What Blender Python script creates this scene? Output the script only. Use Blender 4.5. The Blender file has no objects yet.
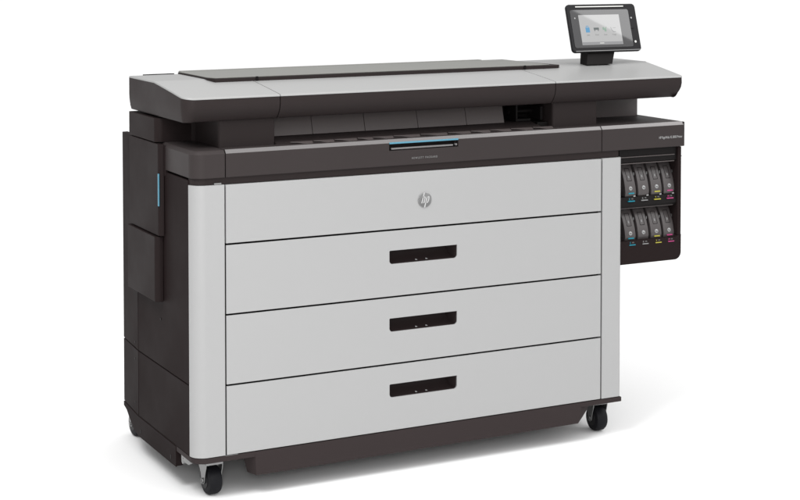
import bpy, bmesh, math, random
from mathutils import Vector, Matrix
random.seed(4)
scene = bpy.context.scene
COL = scene.collection
R = math.radians

# ------------------------------------------------------------------ materials
def new_mat(name):
    m = bpy.data.materials.new(name); m.use_nodes = True
    return m, m.node_tree.nodes, m.node_tree.links, m.node_tree.nodes['Principled BSDF']

def plastic(name, col, rough=.45, spec=.35, var=.10, grain=900, bump=.06, metallic=0.0, coat=0.0, smudge=.08):
    m, N, L, b = new_mat(name)
    tc = N.new('ShaderNodeTexCoord')
    n1 = N.new('ShaderNodeTexNoise'); n1.inputs['Scale'].default_value = 3.2; n1.inputs['Detail'].default_value = 5
    n2 = N.new('ShaderNodeTexNoise'); n2.inputs['Scale'].default_value = grain; n2.inputs['Detail'].default_value = 2
    L.new(tc.outputs['Object'], n1.inputs['Vector']); L.new(tc.outputs['Object'], n2.inputs['Vector'])
    mix = N.new('ShaderNodeMix'); mix.data_type = 'RGBA'
    mix.inputs[6].default_value = (*[c*(1-var) for c in col], 1)
    mix.inputs[7].default_value = (*[min(1, c*(1+var)) for c in col], 1)
    add = N.new('ShaderNodeMath'); add.operation = 'MULTIPLY_ADD'
    add.inputs[1].default_value = .5; L.new(n2.outputs['Fac'], add.inputs[0])
    ml = N.new('ShaderNodeMath'); ml.operation = 'MULTIPLY'; ml.inputs[1].default_value = .5
    L.new(n1.outputs['Fac'], ml.inputs[0]); L.new(ml.outputs[0], add.inputs[2])
    L.new(add.outputs[0], mix.inputs[0]); L.new(mix.outputs[2], b.inputs['Base Color'])
    mr = N.new('ShaderNodeMapRange'); mr.inputs['From Min'].default_value = .3; mr.inputs['From Max'].default_value = .7
    mr.inputs['To Min'].default_value = rough - smudge; mr.inputs['To Max'].default_value = rough + smudge
    L.new(n1.outputs['Fac'], mr.inputs['Value']); L.new(mr.outputs['Result'], b.inputs['Roughness'])
    b.inputs['Specular IOR Level'].default_value = spec
    b.inputs['Metallic'].default_value = metallic
    b.inputs['Coat Weight'].default_value = coat
    if bump:
        bp = N.new('ShaderNodeBump'); bp.inputs['Strength'].default_value = bump; bp.inputs['Distance'].default_value = .0006
        L.new(n2.outputs['Fac'], bp.inputs['Height']); L.new(bp.outputs['Normal'], b.inputs['Normal'])
    return m

M = {}
M['dark']   = plastic('charcoal_plastic', (.0215, .0170, .0168), .46, .06)
M['sidebox'] = plastic('charcoal_moulding_shaded', (.0135, .0095, .0095), .52, .05)  # base colour darkened to carry the shade on the left side
M['side']   = plastic('charcoal_sheet_metal_shaded', (.0125, .0085, .0085), .62, .04)  # side shade put into the colour here too, darker than the front charcoal
M['plinth'] = plastic('charcoal_powder_coat', (.025, .0190, .0190), .60, .10)
M['pocket'] = plastic('dark_recess_plastic', (.017, .012, .012), .45, .2)
M['grip'] = plastic('grip_plastic', (.12, .115, .115), .35, .4)
M['black']  = plastic('black_plastic', (.0045, .0035, .0035), .5, .12)
M['inner']  = plastic('inner_plastic', (.062, .052, .051), .45, .3)
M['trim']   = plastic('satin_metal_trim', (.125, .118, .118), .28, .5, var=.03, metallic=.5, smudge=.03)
M['band']   = plastic('satin_charcoal_plastic', (.030, .0250, .0248), .42, .08)
M['silver'] = plastic('silver_paint', (.276, .276, .276), .36, .4, var=.02, grain=1400, bump=.03, smudge=.04)
M['lidtop'] = plastic('silver_lid_paint', (.240, .240, .238), .36, .35, var=.02, grain=1400, bump=.03, smudge=.04)
M['cover']  = plastic('warm_grey_plastic', (.150, .150, .140), .42, .25, var=.04)
M['steel']  = plastic('zinc_plated_steel', (.24, .24, .24), .32, .5, var=.08, metallic=.85)
M['rubber'] = plastic('rubber', (.006, .006, .0075), .55, .12)
M['cart']   = plastic('cartridge_plastic', (.046, .040, .040), .32, .42)
M['blue']   = plastic('blue_plastic', (.058, .19, .265), .35, .5, var=.03)
M['cyan']   = plastic('cyan_label', (.0, .16, .22), .4, .4, var=.02)
M['yellow'] = plastic('yellow_label', (.30, .27, .03), .4, .4, var=.02)
M['magenta']= plastic('magenta_label', (.31, .03, .13), .4, .4, var=.02)
M['white']  = plastic('white_print', (.34, .34, .34), .4, .4, var=.02)
M['print']  = plastic('faint_print', (.17, .17, .17), .4, .4, var=.02)
M['grey']   = plastic('grey_print', (.27, .27, .27), .4, .4, var=.02)
M['chromed'] = plastic('dark_chrome', (.22, .22, .22), .25, .5, var=.02, metallic=.9, bump=0)
M['chromel'] = plastic('bright_chrome', (.42, .42, .42), .35, .5, var=.02, metallic=.4, bump=0)
M['bezel']  = plastic('bezel_plastic', (.012, .0115, .0125), .38, .12)

def glass_black():
    m, N, L, b = new_mat('touch_glass')
    b.inputs['Base Color'].default_value = (.016, .0155, .017, 1)
    b.inputs['Roughness'].default_value = .03
    b.inputs['Specular IOR Level'].default_value = .5
    return m
M['glass'] = glass_black()

def emit(name, col, s):
    m, N, L, b = new_mat(name)
    b.inputs['Base Color'].default_value = (.02, .02, .02, 1)
    b.inputs['Roughness'].default_value = .03
    b.inputs['Emission Color'].default_value = (*col, 1)
    b.inputs['Emission Strength'].default_value = s
    return m
M['screen'] = emit('lit_screen', (.40, .40, .40), 1.0)
M['scr_bar'] = emit('screen_bar', (.22, .22, .23), 1.0)
M['scr_blue'] = emit('screen_blue', (.03, .25, .48), 1.0)
M['scr_dark'] = emit('screen_dark', (.05, .07, .07), 1.0)
M['scr_green'] = emit('screen_green', (.20, .32, .24), 1.0)
M['scr_pale'] = emit('screen_pale', (.62, .62, .60), 1.0)
M['scr_grey'] = emit('screen_grey', (.16, .16, .16), 1.0)
M['led'] = emit('white_led', (.9, .9, .85), 1.0)

# ------------------------------------------------------------------ builders
BASE = Vector((.79, .30, 0))
def smooth(m, ang=32):
    bm = bmesh.new(); bm.from_mesh(m)
    for f in bm.faces: f.smooth = True
    for e in bm.edges:
        if len(e.link_faces) == 2:
            e.smooth = e.calc_face_angle(0) < R(ang)
        else: e.smooth = False
    bm.to_mesh(m); bm.free()

def tilt(v):
    # the deck line of the machine rises a few millimetres to the right
    t = min(1, max(0, (v.z - .955)/.03))
    v.z += .0034*v.x*t

def link(name, bm, mat, parent, do_tilt=True, label=None, ang=32):
    if do_tilt:
        for v in bm.verts: tilt(v.co)
    bmesh.ops.recalc_face_normals(bm, faces=bm.faces)
    # origin of each part at the middle of its own base
    xs = [v.co.x for v in bm.verts]; ys = [v.co.y for v in bm.verts]; zs = [v.co.z for v in bm.verts]
    o = Vector(((min(xs)+max(xs))/2, (min(ys)+max(ys))/2, min(zs)))
    for v in bm.verts: v.co -= o
    me = bpy.data.meshes.new(name); bm.to_mesh(me); bm.free(); smooth(me, ang)
    me.materials.append(M[mat])
    ob = bpy.data.objects.new(name, me); COL.objects.link(ob)
    if parent is not None:
        ob.parent = parent
        ob.location = o - world_loc(parent)
    else: ob.location = o
    wn = ob.modifiers.new('weighted_normals', 'WEIGHTED_NORMAL'); wn.keep_sharp = True; wn.weight = 100
    if label: ob['label'] = label
    return ob

def world_loc(o):
    l = Vector((0, 0, 0))
    while o is not None:
        l += o.location; o = o.parent
    return l

def bevel_all(bm, w, seg=2, ang=30, verts=None):
    es = [e for e in bm.edges if len(e.link_faces) == 2 and e.calc_face_angle(0) > R(ang)]
    if es and w > 0:
        bmesh.ops.bevel(bm, geom=es, offset=w, segments=seg, profile=.5, affect='EDGES', clamp_overlap=True)

def box(bm, x0, x1, y0, y1, z0, z1, w=0, seg=2):
    t = bmesh.new()
    bmesh.ops.create_cube(t, size=1)
    for v in t.verts:
        v.co = Vector((x0+(v.co.x+.5)*(x1-x0), y0+(v.co.y+.5)*(y1-y0), z0+(v.co.z+.5)*(z1-z0)))
    bevel_all(t, w, seg); merge(bm, t)

def merge(bm, t):
    me = bpy.data.meshes.new('tmp'); t.to_mesh(me); t.free(); bm.from_mesh(me); bpy.data.meshes.remove(me)

def prism(bm, pts, axis, a, b, w=0, seg=2):
    """extrude a 2-D polygon along an axis; pts are the two other coordinates in xyz order"""
    t = bmesh.new()
    def P(p, c):
        return {'x': (c, p[0], p[1]), 'y': (p[0], c, p[1]), 'z': (p[0], p[1], c)}[axis]
    va = [t.verts.new(P(p, a)) for p in pts]; vb = [t.verts.new(P(p, b)) for p in pts]
    t.faces.new(va); t.faces.new(vb[::-1]); n = len(pts)
    for i in range(n): t.faces.new((va[i], va[(i+1) % n], vb[(i+1) % n], vb[i]))
    bmesh.ops.recalc_face_normals(t, faces=t.faces)
    bevel_all(t, w, seg); merge(bm, t)

def cyl(bm, c, axis, r, h, n=28, w=0, r2=None):
    t = bmesh.new()
    bmesh.ops.create_cone(t, cap_ends=True, segments=n, radius1=r, radius2=r if r2 is None else r2, depth=h)
    if w: bevel_all(t, w, 2, 50)
    rot = {'z': Matrix.Identity(3), 'x': Matrix.Rotation(R(90), 3, 'Y'), 'y': Matrix.Rotation(R(90), 3, 'X')}[axis]
    for v in t.verts: v.co = rot @ v.co + Vector(c)
    merge(bm, t)

def arc(cx, cy, r, a0, a1, n=6):
    return [(cx+r*math.cos(R(a0+(a1-a0)*i/n)), cy+r*math.sin(R(a0+(a1-a0)*i/n))) for i in range(n+1)]

def rounded_rect(x0, x1, z0, z1, r, n=5):
    """r = radii (bl, br, tr, tl)"""
    p = []
    for (cx, cz, q, a) in ((x0, z0, r[0], 180), (x1, z0, r[1], 270), (x1, z1, r[2], 0), (x0, z1, r[3], 90)):
        sx = 1 if cx == x0 else -1; sz = 1 if cz == z0 else -1
        if q <= 0: p.append((cx, cz))
        else: p += arc(cx+sx*q, cz+sz*q, q, a, a+90, n)
    return p

def plate_with_hole(bm, outer, hole, y0, y1, w=.002):
    """a panel standing in the xz plane, with an opening through it"""
    t = bmesh.new()
    def ring(pts, y):
        vs = [t.verts.new((p[0], y, p[1])) for p in pts]
        return vs, [t.edges.new((vs[i], vs[(i+1) % len(vs)])) for i in range(len(vs))]
    for y in (y0, y1):
        vo, eo = ring(outer, y); vh, eh = ring(hole, y)
        bmesh.ops.triangle_fill(t, edges=eo+eh, use_beauty=True)
        if y == y0: A = (vo, vh)
        else: B = (vo, vh)
    for a, b in zip(A, B):
        n = len(a)
        for i in range(n): t.faces.new((a[i], a[(i+1) % n], b[(i+1) % n], b[i]))
    bmesh.ops.recalc_face_normals(t, faces=t.faces)
    bmesh.ops.dissolve_limit(t, angle_limit=R(1), verts=t.verts, edges=t.edges)
    bevel_all(t, w, 2, 60)
    merge(bm, t)

def loft(bm, rings, cap=True, close=True):
    vs = [[bm.verts.new(p) for p in r] for r in rings]
    n = len(vs[0])
    for a, b in zip(vs, vs[1:]):
        for i in range(n if close else n-1):
            bm.faces.new((a[i], a[(i+1) % n], b[(i+1) % n], b[i]))
    if cap:
        bm.faces.new(vs[0]); bm.faces.new(vs[-1][::-1])

def part(name, mat, parent, fn, **k):
    bm = bmesh.new(); fn(bm); return link(name, bm, mat, parent, **k)

def text_mesh(bm, s, size, xf, bold=False, spacing=1.0, extrude=.0003, width=None):
    """flat lettering: xf maps (u along the line, v up, w out) to the world"""
    cu = bpy.data.curves.new('t', 'FONT'); cu.body = s; cu.size = size; cu.space_character = spacing
    cu.extrude = extrude; cu.align_x = 'CENTER'; cu.align_y = 'CENTER'; cu.resolution_u = 3
    if bold: cu.offset = size*.02
    ob = bpy.data.objects.new('t', cu); COL.objects.link(ob)
    bpy.context.view_layer.update()
    me = bpy.data.meshes.new_from_object(ob.evaluated_get(bpy.context.evaluated_depsgraph_get()))
    t = bmesh.new(); t.from_mesh(me)
    if width:
        xs = [v.co.x for v in t.verts]; k = width/(max(xs)-min(xs))
        for v in t.verts: v.co.x *= k
    for v in t.verts: v.co = Vector(xf(v.co.x, v.co.y, v.co.z))
    merge(bm, t); bpy.data.objects.remove(ob); bpy.data.curves.remove(cu); bpy.data.meshes.remove(me)

def stroke(bm, pts, w, xf, d=.0008):
    """a flat pen stroke of width w through points in the (u,v) plane"""
    P = [Vector((p[0], p[1])) for p in pts]; L = []; Rr = []
    for i, p in enumerate(P):
        a = P[max(0, i-1)]; b = P[min(len(P)-1, i+1)]
        t = (b-a).normalized(); n = Vector((-t.y, t.x))*w/2
        L.append(p+n); Rr.append(p-n)
    poly = L+Rr[::-1]
    va = [bm.verts.new(xf(q.x, q.y, 0)) for q in poly]; vb = [bm.verts.new(xf(q.x, q.y, d)) for q in poly]
    n = len(poly); k = len(P)
    for i in range(k-1):
        bm.faces.new((vb[i], vb[i+1], vb[n-2-i], vb[n-1-i])); bm.faces.new((va[i], va[n-1-i], va[n-2-i], va[i+1]))
    for i in range(n): bm.faces.new((va[i], va[(i+1) % n], vb[(i+1) % n], vb[i]))

# ------------------------------------------------------------------ floor
def floor():
    m, N, L, b = new_mat('white_studio_floor')
    tc = N.new('ShaderNodeTexCoord'); n = N.new('ShaderNodeTexNoise'); n.inputs['Scale'].default_value = 2
    L.new(tc.outputs['Object'], n.inputs['Vector'])
    mx = N.new('ShaderNodeMix'); mx.data_type = 'RGBA'
    mx.inputs[6].default_value = (.695, .695, .695, 1); mx.inputs[7].default_value = (.708, .708, .708, 1)
    L.new(n.outputs['Fac'], mx.inputs[0]); L.new(mx.outputs[2], b.inputs['Base Color'])
    b.inputs['Roughness'].default_value = .8; b.inputs['Specular IOR Level'].default_value = .1
    me = bpy.data.meshes.new('floor')
    me.from_pydata([(-150, -150, 0), (150, -150, 0), (150, 150, 0), (-150, 150, 0)], [], [(0, 1, 2, 3)])
    me.materials.append(m)
    o = bpy.data.objects.new('floor', me); COL.objects.link(o); o['kind'] = 'structure'
floor()

# ------------------------------------------------------------------ the printer
P = bpy.data.objects.new('wide_format_printer', None); COL.objects.link(P); P.location = BASE
P.empty_display_size = .3
P['label'] = 'large silver and charcoal wide format printer with four drawers, on casters'
P['category'] = 'printer'

XL, XR = -.1023, 1.4328          # outer faces of the cabinet
ZB, ZT = .1365, .954             # bottom and top of the drawer stack
GAPS = [.774, .5615, .348]       # centres of the gaps between the drawers

# cabinet core: dark, 25 mm behind the drawer fronts
def core(bm):
    prism(bm, [(XL+.02, .05), (XR-.02, .05), (XR-.02, .66), (XL+.02, .66)], 'z', .135, 1.045, .002)
part('cabinet', 'black', P, core)

# side panels on the left
def sp(z0, z1, y0=.0445, y1=.526):
    def f(bm): box(bm, XL, XL+.019, y0, y1, z0, z1, .0018)
    return f
up = part('side_panel', 'side', P, sp(.3515, .968)); lo = part('side_panel', 'side', P, sp(.1365, .3485))
def rear(z0, z1):
    def f(bm): prism(bm, [(XL, .529), (XL+.015, .7297), (XL+.035, .7297), (XL+.02, .529)], 'z', z0, z1, .0018)
    return f
ru = part('rear_side_panel', 'side', P, rear(.3515, 1.047)); rl = part('rear_side_panel', 'side', P, rear(.1365, .3485))
def right_side(bm): box(bm, XR-.019, XR-.001, .03, .526, .1365, .968, .0018)
part('side_panel', 'side', P, right_side)
def rear_right(bm): prism(bm, [(XR-.001, .529), (XR-.015, .7297), (XR-.035, .7297), (XR-.02, .529)], 'z', .1365, 1.047, .0018)
part('rear_side_panel', 'side', P, rear_right)
def back_panel(bm): box(bm, XL+.036, XR-.036, .70, .728, .1365, 1.045, .002)
part('back_panel', 'side', P, back_panel)
def screw(x, y, z, parent):
    def f(bm): cyl(bm, (x, y, z), 'x', .0042, .003, 12)
    part('screw', 'black', parent, f)
for y, z in ((.57, .37), (.57, .315), (.57, .17)):
    screw(XL+.0035, y, z, ru if z > .35 else rl)
screw(XL, .30, .50, up)

# upper side boxes on the left (finisher hinge, ink waste door)
def boxA(bm):
    pts = [(-.120, .553), (-.120, .305)] + arc(-.098, .305, .022, 180, 270, 6)[1:] + [(.03, .283), (.03, .553)]
    prism(bm, pts, 'z', 1.0575, 1.1325, .0015)
part('upper_side_box', 'sidebox', P, boxA)
def boxB(bm):
    pts = [(-.121, .550), (-.121, .268)] + arc(-.106, .268, .015, 180, 270, 6)[1:] + [(-.104, .253), (-.104, .550)]
    prism(bm, pts, 'z', .7685, 1.0545, .0015)
bB = part('side_door', 'sidebox', P, boxB)
def boxBstep(bm):
    box(bm, -.1045, -.094, .246, .26, .955, 1.05, .002)
part('hinge', 'sidebox', bB, boxBstep)
def bluestrip(bm): box(bm, -.1232, -.119, .2555, .2615, .862, .963, .0008)
part('light_strip', 'blue', bB, bluestrip)
def boxC(bm):
    pts = [(-.128, .552), (-.128, .284)] + arc(-.112, .284, .016, 180, 270, 6)[1:] + [(-.1035, .268), (-.1035, .552)]
    prism(bm, pts, 'z', .560, .7645, .002)
part('side_bin', 'sidebox', P, boxC)

# silver corner posts
def post_left(bm):
    pts = [(XL, .0425)] + arc(XL+.042, .042, .042, 180, 270, 10) + [(-.0035, 0), (-.0035, .04), (-.02, .0425)]
    prism(bm, pts, 'z', ZB, ZT, .0012)
part('corner_post', 'silver', P, post_left)
def post_right(bm):
    pts = [(1.3535, 0)] + arc(XR-.012, .012, .012, 270, 360, 6) + [(XR, .028), (1.3535, .028)]
    prism(bm, pts, 'z', ZB, ZT, .0012)
part('corner_post', 'silver', P, post_right)

# drawers
zs = [ZT-.001] + GAPS + [ZB+.001]
for i in range(4):
    z1 = zs[i] - (.0028 if i else 0); z0 = zs[i+1] + (.0028 if i < 3 else 0)
    bm = bmesh.new()
    if i == 0:
        box(bm, .0012, 1.3478, 0, .024, z0, z1, .0016)
        D = link('drawer', bm, 'silver', P, label='top drawer front, plain with a round emblem and no handle')
    else:
        zc = [.7085, .4935, .284][i-1]
        hole = rounded_rect(.5488, .7925, zc-.0425, zc, (.011, .011, .001, .003))
        plate_with_hole(bm, rounded_rect(.0012, 1.3478, z0, z1, (0, 0, 0, 0)), hole, 0, .0055, .0010)
        D = link('drawer', bm, 'silver', P)
        # handle pocket: sloped floor, open front
        def pocket(bm):
            x0, x1, a, b = .5476, .7937, zc-.0437, zc+.0012
            # a scooped shell: floor sweeping up into the back, ceiling, ends
            prism(bm, [(.008, a), (.024, a+.004), (.038, a+.013), (.047, a+.026), (.052, b), (.055, b), (.050, a+.024), (.040, a+.008), (.024, a-.001), (.008, a-.003)], 'x', x0, x1)
            box(bm, x0, x1, .0058, .054, b-.001, b+.003)                                         # ceiling
            prism(bm, [(x0-.003, .0058), (x0+.001, .0058), (x0+.020, .05), (x0-.003, .05)], 'z', a, b)
            prism(bm, [(x1+.003, .0058), (x1-.001, .0058), (x1-.020, .05), (x1+.003, .05)], 'z', a, b)
        hp_ = part('handle_pocket', 'pocket', D, pocket)
        for q in (.648, .685):
            part('arrow_mark', 'print', hp_, lambda bm: prism(bm, [(q-.002, zc-.0385), (q+.005, zc-.0385), (q+.005, zc-.0370), (q+.002, zc-.0365), (q+.001, zc-.0350), (q-.002, zc-.0350)], 'y', .0100, .0125))
    if i == 0:
        # round emblem with the two slanted letters
        ex, ez, er = .6735, .8615, .0245
        def disc(bm):
            n = 48; rings = []
            for (k, d) in ((1.0, 0), (1.0, .0012), (.94, .0022), (.7, .0012), (.35, .0004), (.02, .0001)):
                rings.append([(ex+er*k*math.cos(2*math.pi*j/n), -d, ez+er*k*math.sin(2*math.pi*j/n)) for j in range(n)])
            loft(bm, rings)
        em = part('emblem', 'chromed', D, disc)
        xf = lambda u, v, w: (ex+u+.27*v, -.0014-w, ez+v)
        def hp(bm):
            s = .001
            stroke(bm, [(-8.2*s, 24*s), (-8.2*s, -10*s)], 4.2*s, xf)
            stroke(bm, [(-8.2*s, 9.6*s), (-4*s, 9.6*s), (-2.0*s, 9.0*s), (-1.0*s, 7*s), (-1.0*s, -10*s)], 3.9*s, xf)
            stroke(bm, [(5.4*s, 11.4*s), (5.4*s, -24*s)], 4.2*s, xf)
            stroke(bm, [(5.4*s, 9.6*s), (10*s, 9.6*s), (12.2*s, 8.6*s), (13*s, 6*s), (13*s, -4.5*s), (12.2*s, -7*s), (10*s, -8.2*s), (5.4*s, -8.2*s)], 3.8*s, xf)
        part('emblem_letter', 'chromel', em, hp)

# recess strip between the posts and the band
def strip(bm):
    pts = [(XL+.004, .05)] + arc(XL+.044, .048, .040, 180, 270, 8) + [(XR-.01, .008), (XR-.01, .05)]
    prism(bm, pts, 'z', ZT+.001, .9745)
part('recess_strip', 'dark', P, strip)
def bracket(bm): 
    box(bm, -.035, -.012, .002, .02, ZT+.0005, ZT+.006, .001)
part('bracket', 'steel', P, bracket)

# front band in three pieces, each with a lit top chamfer
ZB0, ZB1 = .9745, 1.0575
CH = .011
def band_profile(y0=0.0):
    return [(y0, ZB0+.002), (y0+.002, ZB0), (y0+.06, ZB0), (y0+.06, ZB1), (y0+CH+.002, ZB1), (y0+CH-.001, ZB1-.0008), (y0, ZB1-CH), ]
def band_left(bm):
    # rounded outer corner, lofted rings (z up)
    r = .042
    def outline(ins):
        q = r-ins
        c = arc(XL+r, r, q, 180, 270, 12)
        return c + [(-.002, ins)]
    rings = []
    for z, ins in ((ZB0, .002), (ZB0+.002, 0), (ZB1-CH, 0), (ZB1-CH*.5, CH*.45), (ZB1-.0008, CH-.001), (ZB1, CH+.002)):
        o = outline(ins)
        rings.append([(p[0], p[1], z) for p in o] + [(-.002, .30, z), (o[0][0], .30, z)])
    # top chamfer fades out on the side face
    loft(bm, rings)
bl = part('front_band', 'band', P, band_left)
def band_mid(bm):
    pr = band_profile(); t = bmesh.new()
    prism(bm, pr, 'x', .0015, .5475); prism(bm, pr, 'x', .7965, 1.3478)
    # around the handle slot
    prism(bm, [(0, ZB0+.002), (.002, ZB0), (.06, ZB0), (.06, 1.0225), (0, 1.0225)], 'x', .5475, .7965)
    prism(bm, [(.03, 1.0225), (.06, 1.0225), (.06, ZB1), (.03, ZB1)], 'x', .5475, .7965)
    bmesh.ops.remove_doubles(bm, verts=bm.verts, dist=.00001)
bmid = part('front_band', 'band', P, band_mid)
def band_ink(bm):
    pr = band_profile()
    prism(bm, pr, 'x', 1.3512, 1.6895)
    box(bm, 1.6895, 1.6945, .001, .30, ZB0, ZB1-.0005, .002)
    box(bm, 1.3512, 1.6895, .06, .298, 1.03, ZB1)
bink = part('front_band', 'band', P, band_ink)

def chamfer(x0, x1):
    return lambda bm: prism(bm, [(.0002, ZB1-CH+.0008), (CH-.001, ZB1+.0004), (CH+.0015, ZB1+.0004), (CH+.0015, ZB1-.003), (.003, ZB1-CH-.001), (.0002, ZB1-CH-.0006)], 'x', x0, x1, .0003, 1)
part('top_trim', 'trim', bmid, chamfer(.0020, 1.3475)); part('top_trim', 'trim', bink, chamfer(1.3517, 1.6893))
def grip_blue(bm): prism(bm, [(-.0012, 1.0478), (.0008, 1.0490), (.012, 1.0475), (.012, 1.0440), (-.0012, 1.0440)], 'x', .5485, .7955)
part('grip_lip', 'blue', bmid, grip_blue)
def grip_bar(bm):
    box(bm, .556, .778, .0005, .009, 1.0255, 1.0312, .0022)
part('grip_bar', 'grip', bmid, grip_bar)
def grip_pin(bm): cyl(bm, (.7875, .004, 1.030), 'y', .0035, .012, 14, .0008)
part('grip_pin', 'grip', bmid, grip_pin)
def grip_back(bm): box(bm, .5475, .7965, .026, .0295, 1.0228, 1.055)
part('grip_recess', 'black', bmid, grip_back)

part('lettering', 'print', bmid, lambda bm: text_mesh(bm, 'HEWLETT PACKARD', .0090, lambda u, v, w: (.6735+u, -.0006-w*0.5, .995+v), width=.092, spacing=1.35))
part('lettering', 'grey', bink, lambda bm: text_mesh(bm, 'HP PageWide XL 8000 Printer', .0125, lambda u, v, w: (1.634+u, -.0006-w*.5, 1.0065+v), width=.098))

# deck: the ledge behind the band on the left, under the lid
def ledge(bm): box(bm, XL+.012, .0, .058, .30, 1.03, ZB1-.0015)
part('deck', 'dark', P, ledge)
# core under the lid
def tower(bm):
    box(bm, .02, 1.685, .301, .548, 1.046, 1.140, .002)
part('upper_housing', 'dark', P, tower)
def col(x0, x1, right=False):
    def f(bm):
        pts = [(x0, .315), (x0, .085)] + arc(x0+.010, .075, .010, 180, 270, 5) + arc(x1-.003, .068, .003, 270, 360, 3) + [(x1, .315)]
        prism(bm, pts, 'z', ZB1-.002, 1.143, .001)
    return f
cl = part('front_column', 'dark', P, col(.004, .186)); cr = part('front_column', 'dark', P, col(1.196, 1.372))
# curved inner corner of the left recess
def fillet(bm):
    pts = [(-.02, .3005)] + [( -.0, .3005-.0)]
    pts = [(.0055, .255)] + arc(-.0395, .255, .045, 0, 90, 8)[1:-1] + [(-.0395, .3002), (.0055, .3002)]
    prism(bm, pts, 'z', ZB1-.001, 1.141)
part('recess_fillet', 'dark', P, fillet)
# curved wall at the right of the right column
def rwall(bm):
    pts = [(1.373, .299), (1.373, .285), (1.40, .272), (1.46, .262), (1.55, .256), (1.62, .254), (1.668, .256), (1.681, .262), (1.685, .275), (1.685, .3005)]
    prism(bm, pts, 'z', ZB1-.001, 1.141)
part('neck_wall', 'inner', P, rwall)

# output opening: back wall panels, shelf with ribs, side works
def opening_wall(bm):
    edges = [.190, .343, .5265, .7185, .900, 1.045]
    for a, b in zip(edges, edges[1:]):
        t = bmesh.new()
        n = 6
        fr = []
        for k in range(n+1):
            u = k/n; fr.append((.128+.020*u, 1.0745+.0755*u))
        prism(t, fr+[(.20, 1.15), (.20, 1.0745)], 'x', a+.0009, b-.0009, .0008)
        merge(bm, t)
part('output_wall', 'inner', P, opening_wall)
def shelf(bm):
    prism(bm, [(.0575, 1.057), (.0575, 1.0615), (.132, 1.0738), (.20, 1.0738), (.20, 1.057)], 'x', .188, 1.15)
part('output_shelf', 'dark', P, shelf)
x = .235
def ribf(x, w):
    def f(bm):
        # a tongue reaching forward over the dark gap, pointed on its left
        A_ = [(x, .056, 1.0632), (x+w, .056, 1.0632)]; B_ = [(x+w*.62, .034, 1.0588), (x+w*.90, .034, 1.0588)]
        m1 = (x+w*.30, .048, 1.0622); m2 = (x+w*.97, .046, 1.0615)
        ring = [A_[0], m1, B_[0], B_[1], m2, A_[1]]
        loft(bm, [ring, [(p[0], p[1], p[2]-.0022) for p in ring]])
    return f
ws = [.078, .072, .080, .052, .075, .098, .100, .085, .072, .080, .085, .078]
for w in ws:
    part('guide_rib', 'inner', P, ribf(x, w*.94)); x += w
def gap_floor(bm): box(bm, .188, 1.194, .0605, .30, 1.02, 1.0568)
part('output_channel', 'black', P, gap_floor)
def works(bm):
    box(bm, 1.05, 1.19, .20, .298, 1.045, 1.14)
    box(bm, 1.085, 1.091, .12, .2, 1.082, 1.139, .001)
    box(bm, 1.175, 1.186, .11, .19, 1.078, 1.125, .002)
    box(bm, 1.09, 1.15, .13, .2, 1.0745, 1.084, .002)
    box(bm, 1.15, 1.193, .09, .16, 1.0465, 1.074, .003)
    cyl(bm, (1.13, .17, 1.106), 'x', .009, .10, 16)
part('carriage_works', 'black', P, works)

# ------------------------------------------------------------------ lid
def ztop(x, y):
    z0, z1, yb = 1.2143, 1.2475, .30
    if y >= yb: return z1
    t = (yb-y)/(yb-.02)
    return z1-(z1-z0)*(.10*t*t+.90*t)
YF = .02
def outline_left():
    r = .040
    pts = []
    c = arc(-.120+r, YF+r, r, 180, 270, 10)
    pts = [((-.120, .550), (.25, 0))]
    for i, p in enumerate(c):
        a = R(180+90*i/10)
        k = .25+.75*(i/10)
        pts.append((p, (-math.cos(a)*k, -math.sin(a)*k)))
    pts += [((.1855, YF), (0, 1)), ((.1855, .550), (0, 0))]
    return pts
def outline_mid():
    return [((.1885, YF), (0, 1)), ((1.1765, YF), (0, 1)), ((1.1765, .550), (0, 0)), ((.1885, .550), (0, 0))]
def outline_right():
    r = .014
    pts = [((1.1795, YF), (0, 1))]
    for i, p in enumerate(arc(1.703-r, YF+r, r, 270, 360, 6)):
        a = R(270+90*i/6); pts.append((p, (-math.cos(a), -math.sin(a))))
    pts += [((1.742, .300), (-1, 0)), ((1.742, .550), (-1, 0)), ((1.1795, .550), (0, 0))]
    return pts
SK = .0055
def lid_skin(ol):
    def f(bm):
        t = bmesh.new()
        fc = t.faces.new([t.verts.new((p[0], p[1], 0)) for p, n in ol])
        ys = [.06, .10, .14, .18, .22, .26, .285, .30, .315]
        for y in ys:
            bmesh.ops.bisect_plane(t, geom=t.verts[:]+t.edges[:]+t.faces[:], plane_co=(0, y, 0), plane_no=(0, 1, 0))
        for v in t.verts: v.co.z = ztop(v.co.x, v.co.y)
        r = bmesh.ops.extrude_face_region(t, geom=t.faces[:])
        for g in r['geom']:
            if isinstance(g, bmesh.types.BMVert): g.co.z -= SK
        bmesh.ops.recalc_face_normals(t, faces=t.faces)
        es = [e for e in t.edges if len(e.link_faces) == 2 and e.calc_face_angle(0) > R(40) and
              all(abs(v.co.z-ztop(v.co.x, v.co.y)) < 1e-5 for v in e.verts)]
        es = [e for e in es if not (abs(e.verts[0].co.x-e.verts[1].co.x) < 1e-5 and .17 < e.verts[0].co.x < 1.19)]
        bmesh.ops.bevel(t, geom=es, offset=.0042, segments=4, profile=.5, affect='EDGES', clamp_overlap=True)
        merge(bm, t)
    return f
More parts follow.
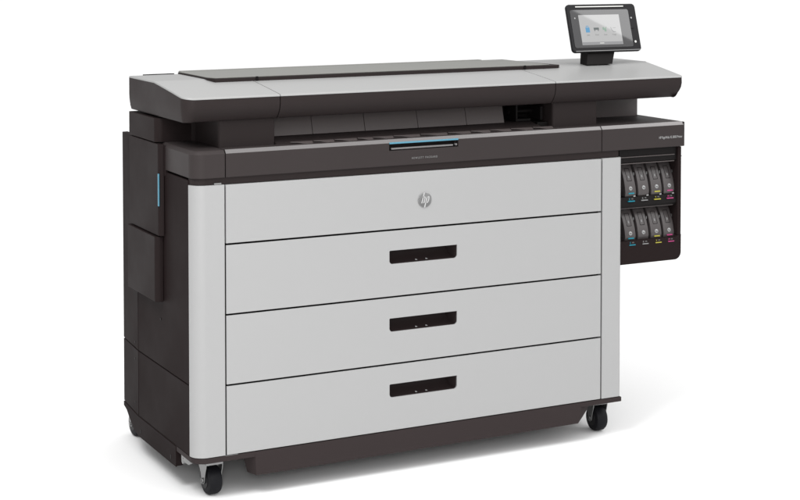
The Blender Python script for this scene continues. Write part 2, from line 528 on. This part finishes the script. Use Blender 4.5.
def lid_body(ol, zb=1.1395):
    def f(bm):
        # subdivide long side runs so the top follows the slope
        pts = []
        n = len(ol)
        for i in range(n):
            p, nn = ol[i]; q, mm = ol[(i+1) % n]
            pts.append((p, nn))
            if abs(p[1]-q[1]) > .1:
                cuts = [.06, .10, .14, .18, .22, .26, .30]
                cuts = cuts if q[1] > p[1] else cuts[::-1]
                for y in cuts:
                    if min(p[1], q[1])+.01 < y < max(p[1], q[1])-.01:
                        s = (y-p[1])/(q[1]-p[1])
                        pts.append(((p[0]+s*(q[0]-p[0]), y), (nn[0]*(1-s)+mm[0]*s, nn[1]*(1-s)+mm[1]*s)))
        rings = []
        for z, ins in ((None, .0012), (1.190, .0005), (1.176, .003), (1.166, .0075), (1.156, .014), (1.147, .0215), (1.1415, .0275), (zb, .033)):
            ring = []
            for p, nn in pts:
                zz = ztop(p[0], p[1])-SK-.0001 if z is None else z
                ring.append((p[0]+nn[0]*ins, p[1]+nn[1]*ins, zz))
            rings.append(ring)
        loft(bm, rings, cap=False)
        top = [v for v in rings[0]]; bot = rings[-1]
        bv = [bm.verts.new(p) for p in bot]; bm.faces.new(bv)
        bmesh.ops.remove_doubles(bm, verts=bm.verts, dist=1e-5)
    return f
for ol in (outline_left(), outline_mid(), outline_right()):
    b = part('lid_section', 'dark', P, lid_body(ol), ang=25)
    part('lid_skin', 'lidtop', b, lid_skin(ol), ang=25)

# scanner cover lying in the lid
def cover_base(bm):
    pts = [(.048, .555), (.046, .275), (.058, .236), (1.325, .236), (1.338, .247), (1.300, .555)]
    prism(bm, pts, 'z', 1.222, 1.2518, .001)
cb = part('scan_cover', 'dark', P, cover_base)
def cover_top(bm):
    pts = [(.050, .556), (.048, .28), (.062, .246), (1.296, .246), (1.292, .556)]
    prism(bm, pts, 'z', 1.2520, 1.2545, .001)
part('cover_panel', 'cover', cb, cover_top)
def cover_hinge(bm):
    box(bm, .055, 1.20, .545, .570, 1.240, 1.2565, .0025)
part('cover_hinge', 'cover', cb, cover_hinge)
for x in (.198, 1.19):
    part('cover_latch', 'black', cb, lambda bm: box(bm, x-.004, x+.004, .2335, .2357, 1.236, 1.2550))
def rear_lip(bm): box(bm, -.07, .035, .551, .562, 1.236, 1.2495, .001)
part('rear_lip', 'black', P, rear_lip)
def rear_skirt(bm): box(bm, -.115, 1.735, .551, .556, 1.15, 1.240, .001)
part('rear_skirt', 'dark', P, rear_skirt)

# ------------------------------------------------------------------ control panel (tilted back 16 degrees)
CP = Vector((1.5455, .25, 1.2958)); CT = R(16.5)
PW, PH = .2935, .1755
def cp(u, v, w):      # u right, v up the panel, w out of its face
    return (CP.x+u, CP.y+v*math.sin(CT)-w*math.cos(CT), CP.z+v*math.cos(CT)+w*math.sin(CT))
def cp_prism(bm, pts, w0, w1, bev=0, seg=3):
    t = bmesh.new(); prism(t, pts, 'y', w0, w1, bev, seg)
    for v in t.verts: v.co = Vector(cp(v.co.x, v.co.z, v.co.y))
    merge(bm, t)
def rr(u0, u1, v0, v1, r): return rounded_rect(u0, u1, v0, v1, (r, r, r, r))
pan = part('control_panel', 'bezel', P, lambda bm: cp_prism(bm, rr(-PW/2, PW/2, 0, PH, .014), -.014, 0, .004), do_tilt=False)
K = dict(do_tilt=False)
part('glass', 'glass', pan, lambda bm: cp_prism(bm, rr(-PW/2+.010, PW/2-.034, .016, PH-.021, .008), .0001, .0014, .0004, 2), **K)
part('trim', 'print', pan, lambda bm: cp_prism(bm, rr(-PW/2+.012, PW/2-.006, .0035, .0062, .001), -.001, .0009, .0006, 2), label='thin grey strip along the bottom edge of the panel', **K)
part('light_bar', 'led', pan, lambda bm: cp_prism(bm, rr(-PW/2+.036, PW/2-.052, PH-.0115, PH-.0082, .0012), .001, .0022, .0003, 1), **K)
SU0, SU1, SV0, SV1 = -.104, .069, .0265, .1355
scr = part('screen', 'screen', pan, lambda bm: cp_prism(bm, [(SU0, SV0), (SU1, SV0), (SU1, SV1), (SU0, SV1)], .0013, .0016), **K)
def sc_xf(cu, cv): return lambda u, v, w: cp(cu+u, cv+v, .0018+w*.5)
# thin icons on the screen
def rect(bm, u0, u1, v0, v1, w0=.00162, w1=.00185): cp_prism(bm, [(u0, v0), (u1, v0), (u1, v1), (u0, v1)], w0, w1)
part('status_bar', 'scr_bar', pan, lambda bm: rect(bm, SU0+.001, SU1-.001, SV0+.001, SV0+.010), **K)
iy = .0815
xs = [SU0+.031, SU0+.068, SU0+.104, SU0+.141]
def ic_job(bm):
    u = xs[0]; rect(bm, u-.0085, u+.0085, iy-.010, iy+.008); stroke(bm, [(u-.005, iy+.008), (u-.005, iy+.013), (u+.004, iy+.013), (u+.004, iy+.008)], .0025, lambda a, b, w: cp(a, b, .00162+w*.3))
part('screen_icon', 'scr_blue', pan, ic_job, label='blue icon', **K)
def ic_print(bm):
    u = xs[1]; rect(bm, u-.011, u+.011, iy-.001, iy+.007); rect(bm, u-.009, u-.006, iy-.006, iy-.001); rect(bm, u+.006, u+.009, iy-.006, iy-.001)
part('screen_icon', 'scr_dark', pan, ic_print, label='dark printer icon', **K)
def ic_scan(bm):
    u = xs[2]; rect(bm, u-.009, u-.002, iy-.002, iy+.008); rect(bm, u-.002, u+.006, iy-.008, iy+.003); stroke(bm, [(u+.002, iy+.003), (u+.008, iy+.009)], .003, lambda a, b, w: cp(a, b, .00162+w*.3))
part('screen_icon', 'scr_green', pan, ic_scan, label='green icon', **K)
def ic_pale(bm):
    u = xs[3]; stroke(bm, [(u-.011, iy+.008), (u-.008, iy-.002), (u-.001, iy-.009), (u+.009, iy-.009)], .003, lambda a, b, w: cp(a, b, .00162+w*.3)); rect(bm, u-.002, u+.010, iy+.004, iy+.006)
part('screen_icon', 'scr_bar', pan, ic_pale, label='faint grey outline icon', **K)
for u_, s_ in zip(xs, ('Jobs', 'Print', 'Scan', 'Copy')):
    part('screen_caption', 'scr_grey', pan, lambda bm: text_mesh(bm, s_, .0075, sc_xf(u_, iy-.0195)), **K)
part('status_light', 'scr_pale', pan, lambda bm: rect(bm, -.030, -.012, SV0+.004, SV0+.007, .0019, .002), **K)
def dot(u, v, r): 
    def f(bm):
        cp_prism(bm, arc(u, v, r, 0, 345, 23), .0014, .0026, .0004, 1)
    return f
part('button', 'grey', pan, dot(-.120, .124, .0028), **K)
part('button', 'grey', pan, dot(.121, .122, .0032), **K)
part('button', 'led', pan, dot(.1235, .034, .0042), label='bright white lit round button', **K)
part('slot', 'black', pan, lambda bm: rect(bm, .112, .127, .082, .0845, .0014, .002), **K)
def stand(bm):
    a = CP
    # a flat neck from the lid to the back of the panel
    top = [cp(-.063, .012, -.020), cp(.052, .012, -.020), cp(.052, .10, -.020), cp(-.063, .10, -.020)]
    loft(bm, [[(1.455, .250, 1.252), (1.563, .250, 1.252), (1.568, .300, 1.252), (1.460, .300, 1.252)],
              [cp(-.078, .0, -.0145), cp(.036, .0, -.0145), cp(.036, .02, -.055), cp(-.078, .02, -.055)],
              [cp(-.068, .03, -.0138), cp(.047, .03, -.0138), cp(.047, .09, -.050), cp(-.068, .09, -.050)],
              [cp(-.068, .10, -.0138), cp(.047, .10, -.0138), cp(.047, .11, -.030), cp(-.068, .11, -.030)]])
    bevel_all(bm, .003, 2, 25)
st = part('stand', 'black', pan, stand, **K)

# ------------------------------------------------------------------ ink station on the right
def bay(bm):
    r = .026
    x0, x1, z0, z1 = 1.4345, 1.6895, .583, .9725
    xi0, xi1 = 1.4365, 1.6750
    # side wall and bottom block with a rounded corner
    box(bm, xi1, x1, .012, .29, .668, z1, .002)
    prism(bm, [(x0, z0)] + arc(x1-r, z0+r, r, 270, 360, 8) + [(x1, .668), (xi1, .668), (xi1-.004, .6625), (x0, .6625)], 'y', .010, .29, .0025)
iw = part('ink_station', 'side', P, bay)
part('station_lining', 'black', iw, lambda bm: (box(bm, 1.4345, 1.6745, .02, .29, .930, .9724, .002), box(bm, 1.4345, 1.6745, .25, .2895, .6575, .931)))
# shelf between the two rows, with a lip that carries the colour marks
part('shelf', 'black', iw, lambda bm: prism(bm, [(.018, .783), (.024, .8115), (.249, .8115), (.249, .775), (.026, .771)], 'x', 1.4345, 1.6745, .0015))
for a_, b_ in ((.024, .9255), (.022, .948), (.030, .7720)):
    part('rail', 'inner', iw, lambda bm: box(bm, 1.436, 1.664, a_-.006, a_+.006, b_, b_+.0030, .0008))
for a_ in (.9415, .6665):
    part('corner_tab', 'steel', iw, lambda bm: box(bm, 1.6897, 1.692, .0125, .03, a_, a_+.0022))

def cart_profile(zt, zb, n=14):
    fr = []
    for i in range(n+1):
        u = i/n                      # 0 top, 1 bottom
        z = zt+(zb-zt)*u
        y = .066-.040*math.sin(u*math.pi*.5)**.9 + .004*max(0, u-.85)/.15
        fr.append((y, z))
    return fr
def cart_y(z, zt, zb):
    u = (z-zt)/(zb-zt); u = min(1, max(0, u))
    return .066-.040*math.sin(u*math.pi*.5)**.9
for row, (zt, zb) in enumerate(((.922, .811), (.767, .6600))):
    for i, (xc, cm, cn, lt) in enumerate(((1.4915, 'cyan', 'cyan', 'C'), (1.5470, 'bezel', 'black', 'K'), (1.6035, 'yellow', 'yellow', 'Y'), (1.6600-.010, 'magenta', 'magenta', 'M'))):
        xc = [1.4885, 1.5430, 1.5975, 1.6510][i]; hw = .0222
        def shell(bm):
            fr = cart_profile(zt, zb)
            prism(bm, fr+[(.15, zb), (.15, zt-.006), (.085, zt)], 'x', xc-hw, xc+hw, .0028, 3)
        c = part('ink_cartridge', 'cart', P, shell, label='black ink cartridge with a small round emblem and %s colour mark' % (('a ' + cn) if cn != 'black' else 'a plain black'), ang=40)
        def onface(u, v, w):
            z = zt-v; return (xc+u, cart_y(z, zt, zb)-w, z)
        def face_rect(bm, u0, u1, v0, v1, w0, w1, n=4):
            rings = []
            for k in range(n+1):
                v = v0+(v1-v0)*k/n
                rings.append([onface(u0, v, w0), onface(u1, v, w0), onface(u1, v, w1), onface(u0, v, w1)])
            loft(bm, rings)
        def latch(bm):
            t = .0014
            face_rect(bm, -.0095, -.0095+t, .017, .056, -.001, .0006, 8); face_rect(bm, .0095-t, .0095, .017, .056, -.001, .0006, 8)
            face_rect(bm, -.0095, .0095, .0155, .017, -.001, .0006, 1); face_rect(bm, -.0095, .0095, .056, .0575, -.001, .0006, 1)
        part('latch', 'black', c, latch)
        def tick(bm): face_rect(bm, -.002, .002, .040, .048, -.001, .0005, 2)
        part('mark', 'print', c, tick)
        def dotf(bm):
            rings = [[onface(r*math.cos(a*math.pi/9), .0815+r*math.sin(a*math.pi/9), w) for a in range(18)] for r, w in ((.0066, -.001), (.0066, .0010), (.001, .0012))]
            loft(bm, rings)
        part('emblem', 'grey', c, dotf)
        def let(bm): text_mesh(bm, 'hp', .0095, lambda u, v, w: (xc+u, onface(0, .0815-v, .0014)[1]-w*.4, zt-.0815+v))
        part('emblem_letter', 'bezel', c, let)
        if cm != 'bezel':
            part('colour_strip', cm, c, lambda bm: face_rect(bm, -.010, .013, .0965, .1005, -.001, .0008, 2))
        part('end_label', 'grey', c, lambda bm: face_rect(bm, .010, .018, .1070, .1105, -.001, .0007, 1))
        part('top_clip', 'steel', c, lambda bm: box(bm, xc-.002, xc+.012, .048, .062, zt+.0015, zt+.0040, .0008))
        part('side_clip', 'steel', c, lambda bm: box(bm, xc+hw+.0008, xc+hw+.0030, .045, .052, zt-.040, zt-.030, .0006))
        # mark on the shelf below the cartridge
        zz = (.7945, .6425)[row]; yy = .0172 if row == 0 else .0088
        if row == 0:
            part('shelf_mark', cm if cm != 'bezel' else 'print', iw, lambda bm: (box(bm, xc-.017, xc+.009, .0160, .0235, .7965, .7995), text_mesh(bm, lt, .0085, lambda u, v, w: (xc-.013+u, .0165+(v-.003)*.21-w, .8055+v))))
            part('shelf_mark', 'print', iw, lambda bm: text_mesh(bm, '775', .0055, lambda u, v, w: (xc-.002+u, .0165+(v-.003)*.21-w, .8060+v)))
        else:
            part('shelf_mark', cm if cm != 'bezel' else 'print', iw, lambda bm: (box(bm, xc-.017, xc+.008, .0090, .0110, .6475, .6505), text_mesh(bm, lt, .0085, lambda u, v, w: (xc-.013+u, .0097-w, .6562+v))))
            part('shelf_mark', 'print', iw, lambda bm: text_mesh(bm, '775', .0055, lambda u, v, w: (xc-.002+u, .0097-w, .6565+v)))

# ------------------------------------------------------------------ base, skirt, plinth, casters
def flange(bm):
    pts = [(XL+.016, .73), (XL+.001, .53)] + [(XL+.001, .045)] + arc(XL+.043, .041, .042, 180, 270, 8) + [(1.4345, -.001), (1.4345, .53), (1.42, .73)]
    prism(bm, pts, 'z', .1185, .1345, .002)
part('base_flange', 'plinth', P, flange)
def plinth(bm):
    # folded sheet: bottom edge tapers in at both ends, the ends turn back
    prof = [(.092, .1338), (.093, .100), (.095, .0622), (1.258, .066), (1.262, .090), (1.266, .1338)]
    mid_ = [(.066, .1338), (.069, .108), (.080, .0645), (1.300, .072), (1.322, .100), (1.334, .1338)]
    rings = [[(.6+(p[0]-.6)*.62, .30, p[1]) for p in mid_], [(p[0], .036, p[1]) for p in mid_], [(p[0], -.0020, p[1]) for p in prof]]
    loft(bm, rings)
part('plinth', 'plinth', P, plinth)
def skirt(bm):
    def sx_(y): return XL-.001+max(0, y-.53)*.075
    pts = [(.164, .1335), (.164, .070), (.530, .069), (.590, .074), (.640, .092), (.690, .114), (.7297, .120), (.7297, .1335), (.53, .1335)]
    loft(bm, [[(sx_(y), y, z) for y, z in pts], [(sx_(y)+.004, y, z) for y, z in pts]])
    box(bm, XL+.0031, XL+.022, .1645, .168, .072, .118)
sk = part('side_skirt', 'side', P, skirt)
def skl(bm): box(bm, XL-.0015, XL+.003, .165, .70, .1190, .1335)
part('side_skirt', 'side', P, skirt and (lambda bm: prism(bm, [(1.4335, .164), (1.4375, .164), (1.4375, .62), (1.4335, .62)], 'z', .07, .1182)))
for y in (.205, .50):
    def slot_(bm): box(bm, XL-.0018, XL-.0009, y, y+.008, .083, .096)
    part('slot', 'black', sk, slot_)
def lev(bm):
    prism(bm, [(XL+.006, .118), (XL+.006, .100), (XL+.02, .088), (XL+.035, .092), (XL+.045, .105), (XL+.05, .118)], 'y', .105, .135, .002)
    cyl(bm, (XL+.03, .12, .100), 'x', .009, .05, 16)
    box(bm, XL+.03, XL+.06, .06, .11, .104, .118, .002)
part('levelling_bracket', 'steel', P, lev)
part('corner_bracket', 'steel', P, lambda bm: box(bm, -.004, .036, -.0008, .01, .1350, .1364, .0003))

def caster(cx, cy, rot, with_brake=False):
    c = bpy.data.objects.new('caster', None); COL.objects.link(c)
    c.parent = P; c.location = Vector((cx, cy, 0))-P.location; c.empty_display_size = .05
    Rm = Matrix.Rotation(rot, 3, 'Z'); W = Vector((cx, cy, 0))
    def fin(name, mat, fn):
        bm = bmesh.new(); fn(bm)
        for v in bm.verts: v.co = Rm @ v.co + W
        return link(name, bm, mat, c, do_tilt=False)
    def wheel(bm):
        r, hw = .0445, .0215
        prof = [(.010, -hw), (r-.012, -hw), (r-.005, -hw+.002), (r-.001, -hw+.008), (r, 0), (r-.001, hw-.008), (r-.005, hw-.002), (r-.012, hw), (.010, hw)]
        n = 40; rings = []
        for q, xx in prof:
            rings.append([(xx, q*math.cos(2*math.pi*k/n), .0445+q*math.sin(2*math.pi*k/n)) for k in range(n)])
        loft(bm, rings)
    fin('wheel', 'rubber', wheel)
    for s in (-1, 1):
        def hub(bm): cyl(bm, (s*.0222, 0, .0445), 'x', .024, .003, 28, .001)
        fin('hub', 'bezel', hub)
    def fork(bm):
        for s in (-1, 1):
            x0 = s*.0255; x1 = s*.0282
            # pressed fork leg: wide under the plate, narrow at the axle
            prism(bm, [(-.026, .103), (.036, .103), (.034, .088), (.016, .064), (.011, .040), (0, .033), (-.011, .040), (-.016, .064), (-.024, .088)], 'x', min(x0, x1), max(x0, x1), .0008)
        box(bm, -.0282, .0282, -.028, .038, .095, .1045, .003)
        cyl(bm, (0, .012, .109), 'z', .020, .009, 24, .001)
    fin('fork', 'steel', fork)
    fin('mounting_plate', 'steel', lambda bm: box(bm, -.034, .034, -.026, .050, .1135, .1180, .001))
    def axle(bm):
        cyl(bm, (0, 0, .0445), 'x', .0065, .066, 14, .001)
        cyl(bm, (-.031, 0, .0445), 'x', .0085, .004, 6)
    fin('axle', 'steel', axle)
caster(-.020, .078, R(2)); caster(1.397, .092, R(-3)); caster(-.029, .757, R(184)); caster(1.375, .757, R(172))

# ------------------------------------------------------------------ camera
cam = bpy.data.cameras.new('camera'); co = bpy.data.objects.new('camera', cam); COL.objects.link(co)
yaw, pitch, roll = -.4754, -.0406, .0003
F = Vector((-math.sin(yaw)*math.cos(pitch), math.cos(yaw)*math.cos(pitch), math.sin(pitch)))
Rt = Vector((math.cos(yaw), math.sin(yaw), 0)); U = Rt.cross(F)
mt = Matrix((Rt, U, -F)).transposed().to_4x4(); mt.translation = Vector((-1.7424, -4.5226, 1.6400))
co.matrix_world = mt
cam.sensor_width = 36; cam.lens = 1622.385/800*36
cam.shift_y = -229.4676/800; cam.clip_start = .1; cam.clip_end = 500
scene.camera = co

# ------------------------------------------------------------------ light: a white studio tent, darker on the left
w = bpy.data.worlds.new('World'); scene.world = w; w.use_nodes = True
N, L = w.node_tree.nodes, w.node_tree.links
bg = N['Background']
tc = N.new('ShaderNodeTexCoord'); sep = N.new('ShaderNodeSeparateXYZ')
L.new(tc.outputs['Generated'], sep.inputs[0])
def mr(src, a, b, c, d):
    m = N.new('ShaderNodeMapRange'); m.interpolation_type = 'SMOOTHSTEP'
    for k, v in zip(('From Min', 'From Max', 'To Min', 'To Max'), (a, b, c, d)): m.inputs[k].default_value = v
    L.new(src, m.inputs['Value']); return m.outputs['Result']
sx = mr(sep.outputs['X'], -.9, -.1, .36, 1.0)
sy = mr(sep.outputs['Y'], -.6, .7, 1.15, .42)
sz = mr(sep.outputs['Z'], .0, .6, .55, 2.05)
def mul(a, b):
    m = N.new('ShaderNodeMath'); m.operation = 'MULTIPLY'
    L.new(a, m.inputs[0])
    if isinstance(b, float): m.inputs[1].default_value = b
    else: L.new(b, m.inputs[1])
    return m.outputs[0]
L.new(mul(mul(mul(sx, sy), sz), 1.11), bg.inputs['Strength']); bg.inputs['Color'].default_value = (1, 1, 1, 1)

def area(name, loc, target, sx_, sy_, power):
    l = bpy.data.lights.new(name, 'AREA'); l.shape = 'RECTANGLE'; l.size = sx_; l.size_y = sy_; l.energy = power
    o = bpy.data.objects.new(name, l); COL.objects.link(o); o.location = loc
    o.rotation_euler = (Vector(target)-Vector(loc)).to_track_quat('-Z', 'Y').to_euler()
    return o
area('overhead_softbox', (4.4, -.5, 4.3), (1.5, .1, .8), 1.6, 2.2, 22)
area('top_softbox', (-2.9, -1.8, 5.6), (.9, .2, .5), 2.1, 2.1, 280)
area('key_softbox', (-2.3, -5.8, 2.2), (.6, .1, .6), .9, 1.4, 110)
area('strip_softbox', (-3.9, -4.6, 1.5), (-.1, 0, .8), .16, 2.4, 16)

# softbox whose slanted edge shows in the glass of the control panel
cpos = mt.translation
nrm = Vector((0, -math.cos(CT), math.sin(CT)))
def bounce(u, v, t):
    p = Vector(cp(u, v, .0014)); d = (p-cpos).normalized(); r = d-2*d.dot(nrm)*nrm
    return p+r*t
A = bounce(-.120, .152, 2.6); B = bounce(.115, .035, 2.6); Cc = bounce(.118, .152, 2.6)
ex_ = (B-A); ln = ex_.length; ex_.normalize()
nv = ex_.cross(Cc-A).normalized(); ey_ = nv.cross(ex_)
if ey_.dot(Cc-A) < 0: ey_ = -ey_; 
hgt = ey_.dot(Cc-A)*1.15
l = bpy.data.lights.new('panel_softbox', 'AREA'); l.shape = 'RECTANGLE'; l.size = ln*1.04; l.size_y = hgt
ctr = (A+B)/2+ey_*hgt/2
zdir = (ctr-CP).normalized()
xd = ex_; zz_ = xd.cross(ey_).normalized()
if zz_.dot(zdir) < 0: ey2 = -ey_; zz_ = xd.cross(ey2).normalized()
else: ey2 = ey_
lo_ = bpy.data.objects.new('panel_softbox', l); COL.objects.link(lo_)
mm_ = Matrix((xd, ey2, zz_)).transposed().to_4x4(); mm_.translation = ctr; lo_.matrix_world = mm_
l.energy = 4.5*math.pi*ln*1.04*hgt

# ------------------------------------------------------------------ render settings
scene.view_settings.view_transform = 'Standard'; scene.view_settings.look = 'None'
scene.view_settings.exposure = 0; scene.view_settings.gamma = 1
scene.render.resolution_x = 1024; scene.render.resolution_y = 640
